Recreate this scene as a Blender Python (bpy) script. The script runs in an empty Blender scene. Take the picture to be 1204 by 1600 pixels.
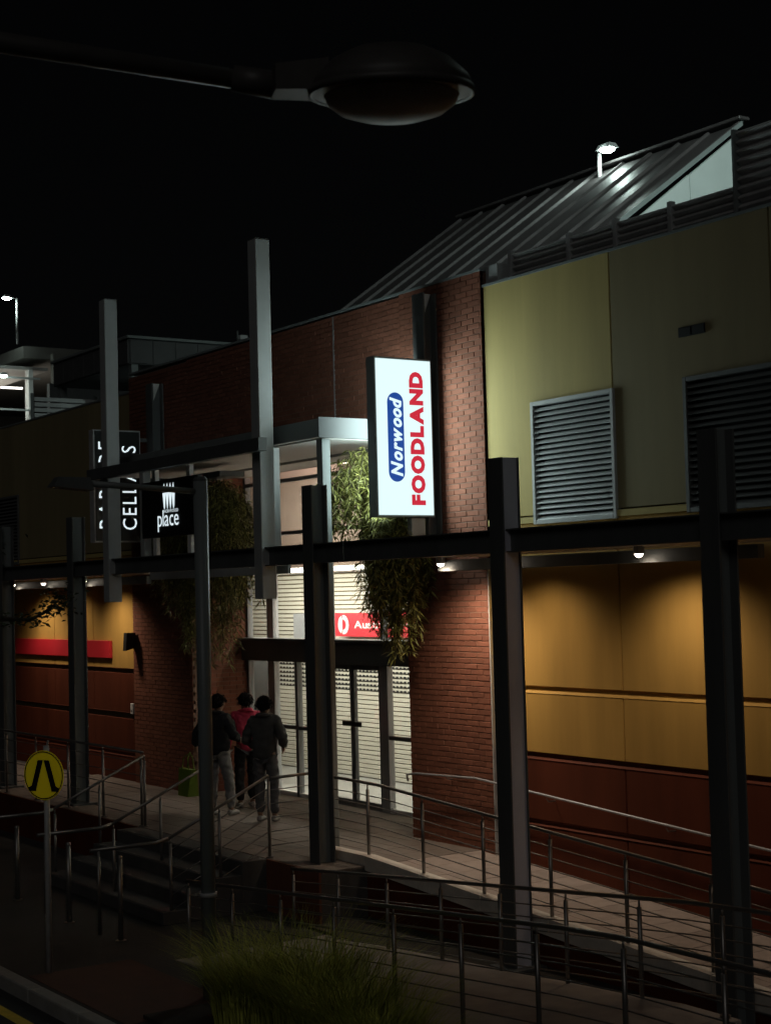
import bpy, bmesh, math, random
from mathutils import Vector, Matrix, noise as mnoise
random.seed(7)
C = bpy.context.scene
COL = C.collection
R = math.radians

# ------------------------------------------------------------------ camera
CAM_Z = 3.7
A, TH, RO = R(33.9), R(2.85), 0.026
fwd = Vector((-math.cos(A)*math.cos(TH), math.sin(A)*math.cos(TH), math.sin(TH)))
r0 = Vector((math.sin(A), math.cos(A), 0)); u0 = r0.cross(fwd)
rt = math.cos(RO)*r0 - math.sin(RO)*u0
up = math.sin(RO)*r0 + math.cos(RO)*u0
cd = bpy.data.cameras.new('camera'); cam = bpy.data.objects.new('camera', cd); COL.objects.link(cam)
cam.matrix_world = Matrix(((rt.x, up.x, -fwd.x, 0), (rt.y, up.y, -fwd.y, 0), (rt.z, up.z, -fwd.z, CAM_Z), (0, 0, 0, 1)))
cd.sensor_fit = 'VERTICAL'; cd.sensor_height = 24; cd.lens = 24*2500/1600
cd.clip_start = 0.1; cd.clip_end = 2000
C.camera = cam
cd.dof.use_dof = True; cd.dof.focus_distance = 20; cd.dof.aperture_fstop = 2.8
# ------------------------------------------------------------------ night sky, faint moonlight, exposure
W = bpy.data.worlds.new('World'); C.world = W; W.use_nodes = True
nt = W.node_tree; bg = nt.nodes['Background']
sky = nt.nodes.new('ShaderNodeTexSky'); sky.sky_type = 'NISHITA'; sky.sun_disc = False
sky.sun_elevation = R(38); sky.sun_rotation = R(130)
hs = nt.nodes.new('ShaderNodeHueSaturation'); hs.inputs['Saturation'].default_value = 0.25
nt.links.new(sky.outputs[0], hs.inputs['Color']); nt.links.new(hs.outputs[0], bg.inputs[0])
bg.inputs[1].default_value = 0.00022
sd = bpy.data.lights.new('sun', 'SUN'); sd.energy = 0.095; sd.angle = R(25); sd.color = (1, .97, .93)
so = bpy.data.objects.new('sun', sd); COL.objects.link(so); so.location = (10, -20, 30)
so.rotation_euler = Vector((-0.65, 0.62, -0.62)).to_track_quat('-Z', 'Y').to_euler()
C.view_settings.view_transform = 'Standard'; C.view_settings.look = 'None'
C.view_settings.exposure = 0; C.view_settings.gamma = 1; C.view_settings.use_curve_mapping = False
C.cycles.max_bounces = 8; C.cycles.transparent_max_bounces = 16
C.cycles.use_denoising = True
C.cycles.sample_clamp_indirect = 4

# ------------------------------------------------------------------ materials
def nodes(name):
    m = bpy.data.materials.new(name); m.use_nodes = True
    return m, m.node_tree, m.node_tree.nodes['Principled BSDF']
def mat(name, col, rough=.6, metal=0, var=.18, scale=3.0, bump=0.0, bscale=60, spec=.5, island=0.0, streak=False):
    m, t, b = nodes(name)
    b.inputs['Roughness'].default_value = rough; b.inputs['Metallic'].default_value = metal
    b.inputs['Specular IOR Level'].default_value = spec
    tc = t.nodes.new('ShaderNodeTexCoord'); geo = t.nodes.new('ShaderNodeNewGeometry')
    mp = t.nodes.new('ShaderNodeMapping')
    t.links.new(geo.outputs['Position'], mp.inputs[0])
    if streak: mp.inputs['Scale'].default_value = (1, 1, .12)
    n = t.nodes.new('ShaderNodeTexNoise'); n.inputs['Scale'].default_value = scale; n.inputs['Detail'].default_value = 6
    n.inputs['Roughness'].default_value = .65
    t.links.new(mp.outputs[0], n.inputs['Vector'])
    mr = t.nodes.new('ShaderNodeMapRange'); mr.inputs[1].default_value = .25; mr.inputs[2].default_value = .75
    mr.inputs[3].default_value = 1-var; mr.inputs[4].default_value = 1+var
    t.links.new(n.outputs[0], mr.inputs[0])
    val = mr.outputs[0]
    if island:
        oi = t.nodes.new('ShaderNodeObjectInfo')
        ad = t.nodes.new('ShaderNodeMath'); ad.operation = 'ADD'
        t.links.new(oi.outputs['Random'], ad.inputs[0]); t.links.new(geo.outputs['Random Per Island'], ad.inputs[1])
        fr = t.nodes.new('ShaderNodeMath'); fr.operation = 'FRACT'; t.links.new(ad.outputs[0], fr.inputs[0])
        m2 = t.nodes.new('ShaderNodeMapRange'); m2.inputs[3].default_value = 1-island; m2.inputs[4].default_value = 1+island
        t.links.new(fr.outputs[0], m2.inputs[0])
        mu = t.nodes.new('ShaderNodeMath'); mu.operation = 'MULTIPLY'
        t.links.new(val, mu.inputs[0]); t.links.new(m2.outputs[0], mu.inputs[1]); val = mu.outputs[0]
    vm = t.nodes.new('ShaderNodeVectorMath'); vm.operation = 'SCALE'; vm.inputs[0].default_value = col[:3]
    t.links.new(val, vm.inputs['Scale']); t.links.new(vm.outputs[0], b.inputs['Base Color'])
    rr = t.nodes.new('ShaderNodeMapRange'); rr.inputs[3].default_value = max(.05, rough-.1); rr.inputs[4].default_value = min(1, rough+.12)
    t.links.new(n.outputs[0], rr.inputs[0]); t.links.new(rr.outputs[0], b.inputs['Roughness'])
    if bump:
        n2 = t.nodes.new('ShaderNodeTexNoise'); n2.inputs['Scale'].default_value = bscale; n2.inputs['Detail'].default_value = 4
        t.links.new(geo.outputs['Position'], n2.inputs['Vector'])
        bp = t.nodes.new('ShaderNodeBump'); bp.inputs['Strength'].default_value = bump; bp.inputs['Distance'].default_value = .01
        t.links.new(n2.outputs[0], bp.inputs['Height']); t.links.new(bp.outputs[0], b.inputs['Normal'])
    return m
def emit(name, col, s, base=(.6, .6, .6)):
    m, t, b = nodes(name)
    b.inputs['Base Color'].default_value = (*base, 1)
    b.inputs['Emission Color'].default_value = (*col, 1); b.inputs['Emission Strength'].default_value = s
    b.inputs['Roughness'].default_value = .4
    return m
def glassmat(name):
    m = bpy.data.materials.new(name); m.use_nodes = True; t = m.node_tree
    for x in list(t.nodes): t.nodes.remove(x)
    o = t.nodes.new('ShaderNodeOutputMaterial'); mx = t.nodes.new('ShaderNodeMixShader')
    tr = t.nodes.new('ShaderNodeBsdfTransparent'); tr.inputs[0].default_value = (.9, .93, .91, 1)
    g = t.nodes.new('ShaderNodeBsdfGlossy'); g.inputs['Roughness'].default_value = .02
    lw = t.nodes.new('ShaderNodeLayerWeight'); pw = t.nodes.new('ShaderNodeMath'); pw.operation = 'POWER'; pw.inputs[1].default_value = 4
    ma = t.nodes.new('ShaderNodeMath'); ma.operation = 'MULTIPLY_ADD'; ma.inputs[1].default_value = .9; ma.inputs[2].default_value = .035
    t.links.new(lw.outputs['Facing'], pw.inputs[0]); t.links.new(pw.outputs[0], ma.inputs[0])
    t.links.new(ma.outputs[0], mx.inputs[0]); t.links.new(tr.outputs[0], mx.inputs[1]); t.links.new(g.outputs[0], mx.inputs[2])
    t.links.new(mx.outputs[0], o.inputs[0]); return m
M = dict(
    olive2=mat('dull_olive_paint', (.28, .235, .13), .75, spec=.15, var=.18, scale=1.6, bump=.12, bscale=90, streak=True),
    olive=mat('olive_paint', (.50, .40, .16), .75, spec=.15, var=.17, scale=1.6, bump=.12, bscale=90, streak=True),
    yellow=mat('ochre_paint', (.46, .275, .072), .7, spec=.15, var=.18, scale=1.8, bump=.12, bscale=90, streak=True),
    maroon=mat('maroon_paint', (.105, .027, .013), .7, spec=.15, var=.28, scale=2, bump=.12, bscale=90, streak=True),
    joint=mat('joint_backing', (.10, .075, .035), .85),
    brick=mat('red_brick', (.195, .078, .05), .85, spec=.15, var=.16, scale=9, bump=.3, bscale=120, island=.14),
    mortar=mat('mortar', (.18, .11, .08), .95, bump=.2),
    steel=mat('dark_steel_paint', (.10, .107, .107), .5, var=.2, scale=4, streak=True, bump=.05),
    grey=mat('grey_steel_paint', (.20, .225, .225), .45, var=.14, scale=3, streak=True, bump=.04),
    lgrey=mat('light_grey_paint', (.42, .44, .44), .5, var=.1),
    galv=mat('galvanised_steel', (.5, .5, .5), .5, metal=.1, var=.2, scale=8),
    stain=mat('stainless_steel', (.26, .245, .23), .34, metal=.7, var=.12, scale=14),
    louvre=mat('louvre_aluminium', (.68, .72, .72), .42, metal=.25, var=.1),
    ldark=mat('louvre_dark', (.14, .145, .145), .5, metal=.2, var=.1),
    edge=mat('edge_flashing', (.075, .083, .086), .5, var=.1),
    kerbw=mat('pale_kerb', (.62, .58, .52), .7, var=.2, scale=5),
    lit_paver=mat('ramp_paver_lit', (.29, .235, .205), .8, var=.24, scale=5, bump=.3, island=.1),  # landing paver lightened: lamp light on the ramp is put into the colour
    plate=mat('side_plate_lit_grey', (.62, .62, .70), .6, var=.08),  # far paler than its post: light on that side is painted in
    black=mat('black_void', (.012, .012, .013), .9),
    conc=mat('concrete', (.40, .35, .31), .85, var=.22, scale=4, bump=.3),
    paver=mat('paver', (.165, .135, .115), .8, var=.22, scale=5, bump=.3, island=.08),
    step=mat('step_concrete', (.085, .08, .075), .85, var=.25, scale=4, bump=.3),
    asph=mat('asphalt', (.05, .05, .05), .9, var=.3, scale=6, bump=.5, bscale=150),
    foot=mat('footpath', (.05, .045, .04), .85, var=.35, scale=1.6, bump=.4, bscale=110),
    redpave=mat('red_tactile', (.10, .045, .03), .85, var=.25, scale=3, bump=.4),
    soil=mat('soil', (.035, .028, .02), .95, bump=.6),
    kerb=mat('kerb', (.30, .29, .27), .85, var=.2, scale=4, bump=.3),
    yline=mat('yellow_line', (.75, .56, .07), .7, var=.3, scale=12),
    roof=mat('roof_metal', (.068, .060, .061), .5, metal=.1, var=.25, scale=2),
    gable=mat('gable_sheet', (.50, .55, .54), .6, var=.06),
    soffit=mat('soffit', (.42, .41, .39), .7, var=.08),
    leaf=mat('vine_leaf', (.175, .175, .042), .5, var=.35, scale=9, island=.4),
    stem=mat('vine_stem', (.05, .04, .022), .8),
    grassm=mat('grass_blade', (.44, .46, .10), .8, spec=.1, var=.3, scale=6, island=.4),
    dleaf=mat('tree_leaf', (.035, .05, .018), .6, var=.3, scale=9, island=.3),
    bark=mat('bark', (.07, .055, .04), .9, bump=.6),
    cream=mat('shutter_cream', (.62, .595, .52), .5, var=.05),
    beige=mat('interior_beige', (.58, .48, .41), .7, var=.05),
    white=mat('white_paint', (.72, .72, .70), .55, var=.05),
    ifloor=mat('interior_floor', (.28, .28, .27), .35, var=.1),
    frame=mat('door_frame', (.16, .165, .17), .4, metal=.3, var=.1),
    alu=mat('aluminium', (.40, .41, .43), .4, metal=.4, var=.1),
    red=mat('red_banner', (.50, .018, .03), .5, var=.06),
    yel=mat('sign_yellow_boosted', (.80, .64, .02), .5, var=.12, scale=6),
    blk=mat('sign_black', (.012, .012, .012), .5),
    skin=mat('skin', (.30, .17, .11), .55, var=.08),
    hair=mat('hair', (.010, .008, .007), .9, spec=.15, var=.3, scale=40),
    jackg=mat('grey_jacket', (.065, .065, .062), .85, var=.25, scale=12, bump=.3),
    jackb=mat('black_jacket', (.018, .018, .02), .85, var=.25, scale=12),
    redtop=mat('red_top', (.38, .02, .06), .8, var=.2, scale=12),
    jeans=mat('pale_trousers', (.20, .20, .20), .9, var=.25, scale=14),
    djeans=mat('dark_trousers', (.10, .10, .105), .9, var=.25, scale=14),
    shoe=mat('shoe', (.30, .29, .28), .7),
    bagm=mat('green_bag', (.16, .24, .02), .6, var=.2, scale=10),
    lamph=mat('lamp_housing', (.075, .07, .066), .5, var=.2, scale=6),
    bowl=mat('lamp_bowl', (.50, .40, .33), .6, var=.25, scale=5),
    plant=mat('plant_room_sheet', (.085, .088, .09), .6, var=.15),
    park=mat('carpark_concrete', (.17, .165, .15), .85, var=.2, scale=2),
    glass=glassmat('glass'),
    lit=emit('sign_face', (.78, .99, 1.0), 1.02, (.05, .05, .05)),
    tred=emit('sign_red', (.66, .022, .05), .9, (.05, .0, .0)),
    tblue=emit('sign_blue', (.008, .065, .34), .85, (.02, .06, .3)),
    twhite=emit('sign_white', (.78, .99, 1.0), 1.02, (.05, .05, .05)),
    letters=emit('lit_letters', (.82, .95, 1.0), .95),
    bulb=emit('downlight_bulb', (1, .86, .68), 14),
    ceil=emit('ceiling_light', (1, .86, .74), 6),
    flood=emit('flood_bulb', (.78, 1, .92), 60),
    tube=emit('tube_light', (1, .93, .84), 3),
)

# over-bright diffuse yellow: light thrown back by retroreflective sheeting is put into the colour
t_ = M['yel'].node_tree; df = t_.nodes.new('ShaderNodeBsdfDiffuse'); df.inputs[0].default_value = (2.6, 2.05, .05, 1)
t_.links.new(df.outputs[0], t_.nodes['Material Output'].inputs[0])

# ------------------------------------------------------------------ builders
def root_loc(p):
    v = Vector((0, 0, 0))
    while p is not None:
        v += p.location; p = p.parent
    return v
class MB:
    def __init__(s): s.v = []; s.f = []
    def add(s, vs, fs):
        n = len(s.v); s.v += [tuple(v) for v in vs]; s.f += [tuple(i+n for i in f) for f in fs]; return s
    def box(s, x0, x1, y0, y1, z0, z1):
        return s.add([(x0,y0,z0),(x1,y0,z0),(x1,y1,z0),(x0,y1,z0),(x0,y0,z1),(x1,y0,z1),(x1,y1,z1),(x0,y1,z1)],
                     [(0,3,2,1),(4,5,6,7),(0,1,5,4),(1,2,6,5),(2,3,7,6),(3,0,4,7)])
    def bbox(s, x0, x1, y0, y1, z0, z1, b=.01):
        # a box with chamfered edges (24 vertices)
        bm = bmesh.new(); bmesh.ops.create_cube(bm, size=1)
        for v in bm.verts: v.co = Vector(((x0+x1)/2+v.co.x*(x1-x0), (y0+y1)/2+v.co.y*(y1-y0), (z0+z1)/2+v.co.z*(z1-z0)))
        bmesh.ops.bevel(bm, geom=bm.edges[:], offset=b, segments=1, affect='EDGES')
        bm.verts.ensure_lookup_table(); bm.verts.index_update()
        s.add([v.co.copy() for v in bm.verts], [[v.index for v in f.verts] for f in bm.faces]); bm.free(); return s
    def hexa(s, b, t):
        return s.add(list(b)+list(t), [(3,2,1,0),(4,5,6,7),(0,1,5,4),(1,2,6,5),(2,3,7,6),(3,0,4,7)])
    def tube(s, pts, r, n=8, caps=True):
        pts = [Vector(p) for p in pts]; rs = r if isinstance(r, (list, tuple)) else [r]*len(pts)
        vs, fs = [], []; prev = None
        for i, p in enumerate(pts):
            d = (pts[min(i+1, len(pts)-1)]-pts[max(i-1, 0)]).normalized()
            a = Vector((0, 0, 1)) if abs(d.z) < .9 else Vector((1, 0, 0))
            if prev is not None: a = prev
            x = (a - d*a.dot(d)).normalized(); y = d.cross(x); prev = x
            for k in range(n):
                t = 2*math.pi*k/n; vs.append(p+(x*math.cos(t)+y*math.sin(t))*rs[i])
        for i in range(len(pts)-1):
            for k in range(n):
                k2 = (k+1) % n; fs.append((i*n+k, i*n+k2, (i+1)*n+k2, (i+1)*n+k))
        if caps: fs.append(tuple(range(n))[::-1]); fs.append(tuple((len(pts)-1)*n+k for k in range(n)))
        return s.add(vs, fs)
    def prism(s, poly, d):
        n = len(poly); d = Vector(d); a = [Vector(p) for p in poly]; b = [p+d for p in a]
        return s.add(a+b, [tuple(range(n))[::-1], tuple(range(n, 2*n))]+[(i, (i+1) % n, n+(i+1) % n, n+i) for i in range(n)])
    def lathe(s, prof, c, axis=(0, 0, 1), n=24):
        ax = Vector(axis).normalized(); a = Vector((1, 0, 0)) if abs(ax.x) < .9 else Vector((0, 1, 0))
        x = (a-ax*a.dot(ax)).normalized(); y = ax.cross(x); c = Vector(c); vs, fs = [], []
        for r, h in prof:
            for k in range(n):
                t = 2*math.pi*k/n; vs.append(c+ax*h+(x*math.cos(t)+y*math.sin(t))*r)
        for i in range(len(prof)-1):
            for k in range(n):
                k2 = (k+1) % n; fs.append((i*n+k, i*n+k2, (i+1)*n+k2, (i+1)*n+k))
        return s.add(vs, fs)
    def build(s, name, m, parent=None, smooth=False, kind=None, label=None):
        o = root_loc(parent)
        me = bpy.data.meshes.new(name); me.from_pydata([tuple(Vector(v)-o) for v in s.v], [], s.f); me.update()
        bm = bmesh.new(); bm.from_mesh(me); bmesh.ops.recalc_face_normals(bm, faces=bm.faces[:]); bm.to_mesh(me); bm.free()
        me.materials.append(m)
        if smooth:
            for p in me.polygons: p.use_smooth = True
        ob = bpy.data.objects.new(name, me); COL.objects.link(ob)
        if parent: ob.parent = parent
        if kind: ob['kind'] = kind
        if label: ob['label'] = label
        return ob
def tag(o, label, cat, group=None):
    o['label'] = label; o['category'] = cat
    if group: o['group'] = group
    return o
def thing(name, label, cat, loc, group=None):
    o = bpy.data.objects.new(name, None); COL.objects.link(o); o.location = loc; o.empty_display_size = .2
    return tag(o, label, cat, group)
def box(name, m, parent, x0, x1, y0, y1, z0, z1, b=0, **k):
    q = MB(); (q.bbox(x0, x1, y0, y1, z0, z1, b) if b else q.box(x0, x1, y0, y1, z0, z1)); return q.build(name, m, parent, **k)
def tube(name, m, parent, pts, r, n=8, **k): return MB().tube(pts, r, n).build(name, m, parent, smooth=True, **k)
def copies(src, places, parent, rot=None):
    for i, p in enumerate(places):
        c = src.copy(); COL.objects.link(c); c.parent = parent; c.location = p
        if rot: c.rotation_euler = rot
def light(name, kind, loc, power, col, parent=None, target=None, **k):
    l = bpy.data.lights.new(name, kind); l.energy = power; l.color = col
    for a_, v in k.items(): setattr(l, a_, v)
    o = bpy.data.objects.new(name, l); COL.objects.link(o)
    if parent: o.parent = parent
    o.location = Vector(loc)-root_loc(parent)
    if target is not None: o.rotation_euler = (Vector(target)-Vector(loc)).to_track_quat('-Z', 'Y').to_euler()
    return o
_glyph = {}
def glyph(ch, bold, shear):
    key = (ch, bold, shear)
    if key not in _glyph:
        cu = bpy.data.curves.new('glyph', 'FONT'); cu.body = ch; cu.size = 1; cu.offset = bold; cu.shear = shear; cu.resolution_u = 3
        ob = bpy.data.objects.new('glyph', cu); COL.objects.link(ob); dg = bpy.context.evaluated_depsgraph_get()
        me = bpy.data.meshes.new_from_object(ob.evaluated_get(dg)); bpy.data.objects.remove(ob)
        vs = [v.co.copy() for v in me.vertices]; fs = [tuple(p.vertices) for p in me.polygons]
        _glyph[key] = (vs, fs, min(v.x for v in vs), max(v.x for v in vs))
    return _glyph[key]
def word(text, m, parent, o, ux, uy, length, cap, bold=0, shear=0, gap=.09, part='letter', lift=.004, space=.3):
    """letters along ux from baseline origin o, word of the given length, capital height cap; each letter a part"""
    ux, uy = Vector(ux), Vector(uy); nrm = ux.cross(uy); o = Vector(o)
    items, x = [], 0
    for ch in text:
        if ch == ' ': x += space; continue
        vs, fs, a, b = glyph(ch, bold, shear); items.append((vs, fs, x-a)); x += b-a+gap
    tot = x-gap; sx = length/tot; sy = cap/.73
    for vs, fs, dx in items:
        MB().add([o+ux*((v.x+dx)*sx)+uy*(v.y*sy)+nrm*lift for v in vs], fs).build(part, m, parent)

# ================================================================== SETTING
box('road', M['asph'], None, -160, 120, -120, 5.70, -.6, -.13)['kind'] = 'structure'
q = MB().box(-160, 120, 5.86, 60, -.6, 0); q.build('footpath', M['foot'], kind='structure')
kb = MB()
for i in range(60):
    x = -40+i*1.2; kb = MB().bbox(x, x+1.19, 5.70, 5.855, -.4, .006, .012)
    k0 = kb.build('kerb', M['kerb'], kind='structure')
box('road_marking', M['yline'], None, -60, 20, 5.34, 5.46, -.128, -.1255)['kind'] = 'structure'
box('tactile_paving', M['redpave'], None, -15.3, -13.0, 5.9, 7.0, .001, .006)['kind'] = 'structure'

ZL = .6                                      # the entrance landing
def zu(x): return ZL if x < -15.4 else max(.17, ZL-.066*(x+15.4))    # upper ramp
def zl(x): return min(.34, max(0, .062*(x+15.0)))                    # lower ramp
# landing, left walkway, upper ramp
box('landing', M['step'], None, -40, -15.4, 9.36, 12.6, -.1, ZL-.03)['kind'] = 'structure'
def ramp(name, x0, x1, y0, y1, zf, m, drop=.03):
    return MB().hexa([(x0,y0,-.1),(x1,y0,-.1),(x1,y1,-.1),(x0,y1,-.1)], [(x0,y0,zf(x0)-drop),(x1,y0,zf(x1)-drop),(x1,y1,zf(x1)-drop),(x0,y1,zf(x0)-drop)]).build(name, m, kind='structure')
up_ramp = ramp('upper_ramp', -15.398, -8.9, 10.0, 11.62, zu, M['step'])
lo_ramp = ramp('lower_ramp', -15.0, -9.52, 7.35, 9.15, zl, M['conc'], 0)
box('turning_platform', M['conc'], None, -8.898, -4, 7.35, 11.62, -.1, .16)['kind'] = 'structure'
ramp('lower_ramp_top', -9.518, -8.9, 7.35, 9.15, zl, M['conc'], 0)
bed = box('planting_bed', M['soil'], None, -15.4, -8.9, 9.17, 9.99, -.1, .03); bed['kind'] = 'structure'
bed = box('planting_bed', M['soil'], None, -13.1, -6, 6.1, 7.2, -.1, .04); bed['kind'] = 'structure'
# pavers laid on the landing and on the upper ramp: pieces with joints
land = bpy.data.objects['landing']
pv = MB().bbox(-.196, .196, -.196, .196, -.029, 0, .004).build('paver', M['paver'], land)
pl = [(-15.6-.4*i, 9.57+.4*j, ZL+random.uniform(-.0015, .0015)) for i in range(28) for j in range(8) if 9.57+.4*j < 12.6]
pl = [p for p in pl if not (p[0] < -24.8 and p[1] > 11.6) and not (p[0] > -16.8 and p[1] > 11.6)]
far = pl[240:]; pl = pl[:240]
pv.location = pl[0]; copies(pv, pl[1:], land)
fm = MB()
for x, y, z in far: fm.box(x-.196, x+.196, y-.196, y+.196, z-.029, z)
for i in range(34):
    for j in range(5):
        x = -26.9-.4*i; y = 9.57+.4*j; fm.box(x-.196, x+.196, y-.196, y+.196, ZL-.029, ZL)
fm.build('paver_field', M['paver'], land, kind='stuff')
ang = math.atan(.066)
pv2 = MB().bbox(-.196, .196, -.196, .196, -.029, 0, .004).build('paver', M['lit_paver'], up_ramp)
pl = [(-15.19+.4*i, 10.3+.4*j-.0, zu(-15.19+.4*i)+random.uniform(-.0015, .0015)) for i in range(15) for j in range(4) if 10.3+.4*j < 11.6]
pv2.location = pl[0]; pv2.rotation_euler = (0, ang, 0); copies(pv2, pl[1:], up_ramp, (0, ang, 0))
# kerb upstand along the outer edge of the upper ramp and landing
box('ramp_kerb', M['kerbw'], None, -16.5, -15.41, 9.94, 10.08, ZL+.001, ZL+.113)['kind'] = 'structure'
for i in range(6):
    x0 = -15.4+i*1.08; x1 = x0+1.07
    MB().hexa([(x0,9.94,zu(x0)-.05),(x1,9.94,zu(x1)-.05),(x1,10.08,zu(x1)-.05),(x0,10.08,zu(x0)-.05)],
              [(x0,9.94,zu(x0)+.115),(x1,9.94,zu(x1)+.115),(x1,10.08,zu(x1)+.115),(x0,10.08,zu(x0)+.115)]).build('ramp_kerb', M['kerbw'], kind='structure')
MB().hexa([(-15.4,9.97,-.1),(-8.9,9.97,-.1),(-8.9,10.0,-.1),(-15.4,10.0,-.1)], [(-15.4,9.97,zu(-15.4)-.03),(-8.9,9.97,zu(-8.9)-.03),(-8.9,10.0,zu(-8.9)-.03),(-15.4,10.0,zu(-15.4)-.03)]).build('retaining_wall', M['maroon'], kind='structure')
box('retaining_wall', M['brick'], None, -16.58, -15.4, 9.33, 9.36, 0, ZL-.001)['kind'] = 'structure'
box('retaining_wall', M['maroon'], None, -40, -20.12, 9.33, 9.36, 0, ZL-.001)['kind'] = 'structure'
# stairs
st = thing('staircase', 'dark concrete entrance steps between the three sloping handrails', 'stairs', (-18.35, 8.3, 0))
for i in range(4):
    y0 = 9.36-.34*(4-i)+.0; z1 = .15*(i+1)
    if i < 3 or True:
        MB().bbox(-20.1, -16.6, y0, y0+.34-.002 if i < 3 else 9.358, 0, z1-(.001 if i == 3 else 0), .008).build('step', M['step'], st)
    box('nosing', M['step'], st, -20.05, -16.65, y0+.02, y0+.07, z1, z1+.004)

# ================================================================== SHOPPING CENTRE
sc = thing('shopping_centre', 'night lit brick and panel shopping centre with recessed glass entrance', 'building', (-19.8, 12, 0))
YW = 11.6
def panel(x0, x1, z0, z1, m, y=YW):
    MB().bbox(x0+.008, x1-.008, y, y+.05, z0, z1, .006).build('wall_panel', M[m], sc)
    # chamfered ledge under each panel row catches the light
def wall_side(cols, ms, ztop):
    x0, x1 = cols[0], cols[-1]
    box('wall', M['joint'], sc, x0, x1, YW+.052, YW+.3, 0, ztop-.01)
    for a, b in zip(cols[:-1], cols[1:]):
        for z0, z1, m in ms: panel(a, b, z0, z1, m)
    for z in (4.47, 2.5, 1.75, 1.0):
        mm = M['olive'] if z > 4 else (M[ms[-2][2]] if z > 2 else M['maroon'])
        if z == 4.47: continue
        MB().prism([(x0, YW+.033, z+.002), (x0, YW-.006, z+.002), (x0, YW+.033, z+.034)], (x1-x0, 0, 0)).build('ledge', mm, sc)
        box('channel_strip', mm, sc, x0, x1, YW+.028, YW+.034, z+.035, z+.1)
cR = [-15.06, -12.83, -10.55, -8.25, -5.9, -3.5]
wall_side(cR, [(.0, .99, 'maroon'), (1.07, 1.75, 'maroon'), (1.83, 2.5, 'yellow'), (2.58, 4.44, 'yellow')], 7.3)
cL = [-42.5, -40, -37.5, -35, -32.9, -30.7, -28.5, -26.7, -24.97]
wall_side(cL, [(.0, .99, 'maroon'), (1.07, 1.65, 'maroon'), (1.75, 2.42, 'maroon'), (2.5, 4.44, 'yellow')], 7.2)
# upper olive panels, cut round the louvre openings
def upper(cols, zt, holes, mats):
    for k, (a, b) in enumerate(zip(cols[:-1], cols[1:])):
        z0 = 4.53; a_, b_ = a+.012, b-.012
        h = [h for h in holes if h[0] < b-.06 and h[1] > a+.06]
        if not h: poly = [(a_, z0), (b_, z0), (b_, zt), (a_, zt)]
        else:
            h0, h1, h3 = max(a_, h[0][0]), min(b_, h[0][1]), h[0][3]
            poly = [(a_, zt), (a_, z0)] if h0-a_ > .05 else [(a_, zt), (a_, h3)]
            if h0-a_ > .05: poly += [(h0, z0), (h0, h3)]
            if b_-h1 > .05: poly += [(h1, h3), (h1, z0), (b_, z0), (b_, zt)]
            else: poly += [(b_, h3), (b_, zt)]
        MB().prism([(x, YW, z) for x, z in poly], (0, .03, 0)).build('wall_panel', M[mats[min(k, len(mats)-1)]], sc)
upper(cR, 7.3, [(-14.2, -12.8, 4.4, 5.82), (-11.75, -10.0, 4.4, 5.8)], ['olive', 'olive2'])
upper(cL, 7.2, [(-31.6, -30.2, 4.4, 5.8)], ['olive2'])
MB().box(-15.06, -14.2, YW-.02, YW+.04, 4.44, 4.51).box(-12.8, -11.75, YW-.02, YW+.04, 4.44, 4.51).box(-10.0, -3.5, YW-.02, YW+.04, 4.44, 4.51).build('string_course', M['olive'], sc, kind='stuff')
box('string_course', M['olive'], sc, -42.5, -24.97, YW-.02, YW+.04, 4.44, 4.51)
for x0, x1, zt in ((-15.08, -3.5, 7.3), (-42.5, -24.97, 7.2)):
    box('coping', M['grey'], sc, x0, x1, YW-.012, YW+.31, zt, zt+.03)
def louvre(x0, x1, z0, z1, n, fm, sm):
    f = box('louvre_frame', M[fm], sc, x0, x1, YW+.04, YW+.045, z0, z1)
    f.data.materials.clear(); f.data.materials.append(M['black'])
    for (a, b, c, d) in ((x0, x0+.05, z0, z1), (x1-.05, x1, z0, z1), (x0+.05, x1-.05, z1-.05, z1), (x0+.05, x1-.05, z0, z0+.05)):
        box('frame_bar', M[fm], f, a, b, YW-.035, YW+.04, c, d, .004)
    p = (z1-z0-.1)/n
    s0 = MB().hexa([(x0+.052, YW-.03, z0+.05), (x1-.052, YW-.03, z0+.05), (x1-.052, YW-.022, z0+.045), (x0+.052, YW-.022, z0+.045)],
                   [(x0+.052, YW+.015, z0+.05+p*.62), (x1-.052, YW+.015, z0+.05+p*.62), (x1-.052, YW+.025, z0+.045+p*.62), (x0+.052, YW+.025, z0+.045+p*.62)]).build('slat', M[sm], f)
    copies(s0, [(0, 0, p*i) for i in range(1, n)], f)
louvre(-14.2, -12.8, 4.42, 5.82, 21, 'lgrey', 'louvre')
louvre(-11.75, -10.0, 4.42, 5.8, 19, 'ldark', 'ldark')
louvre(-31.6, -30.2, 4.42, 5.8, 19, 'ldark', 'ldark')
v = box('vent', M['black'], sc, -11.8, -11.43, YW-.012, YW+.0, 6.215, 6.315)
for i in range(2):
    box('vent_cover', M['black'], v, -11.79+.19*i, -11.62+.19*i, YW-.018, YW-.0125, 6.225, 6.305, .003)

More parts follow.
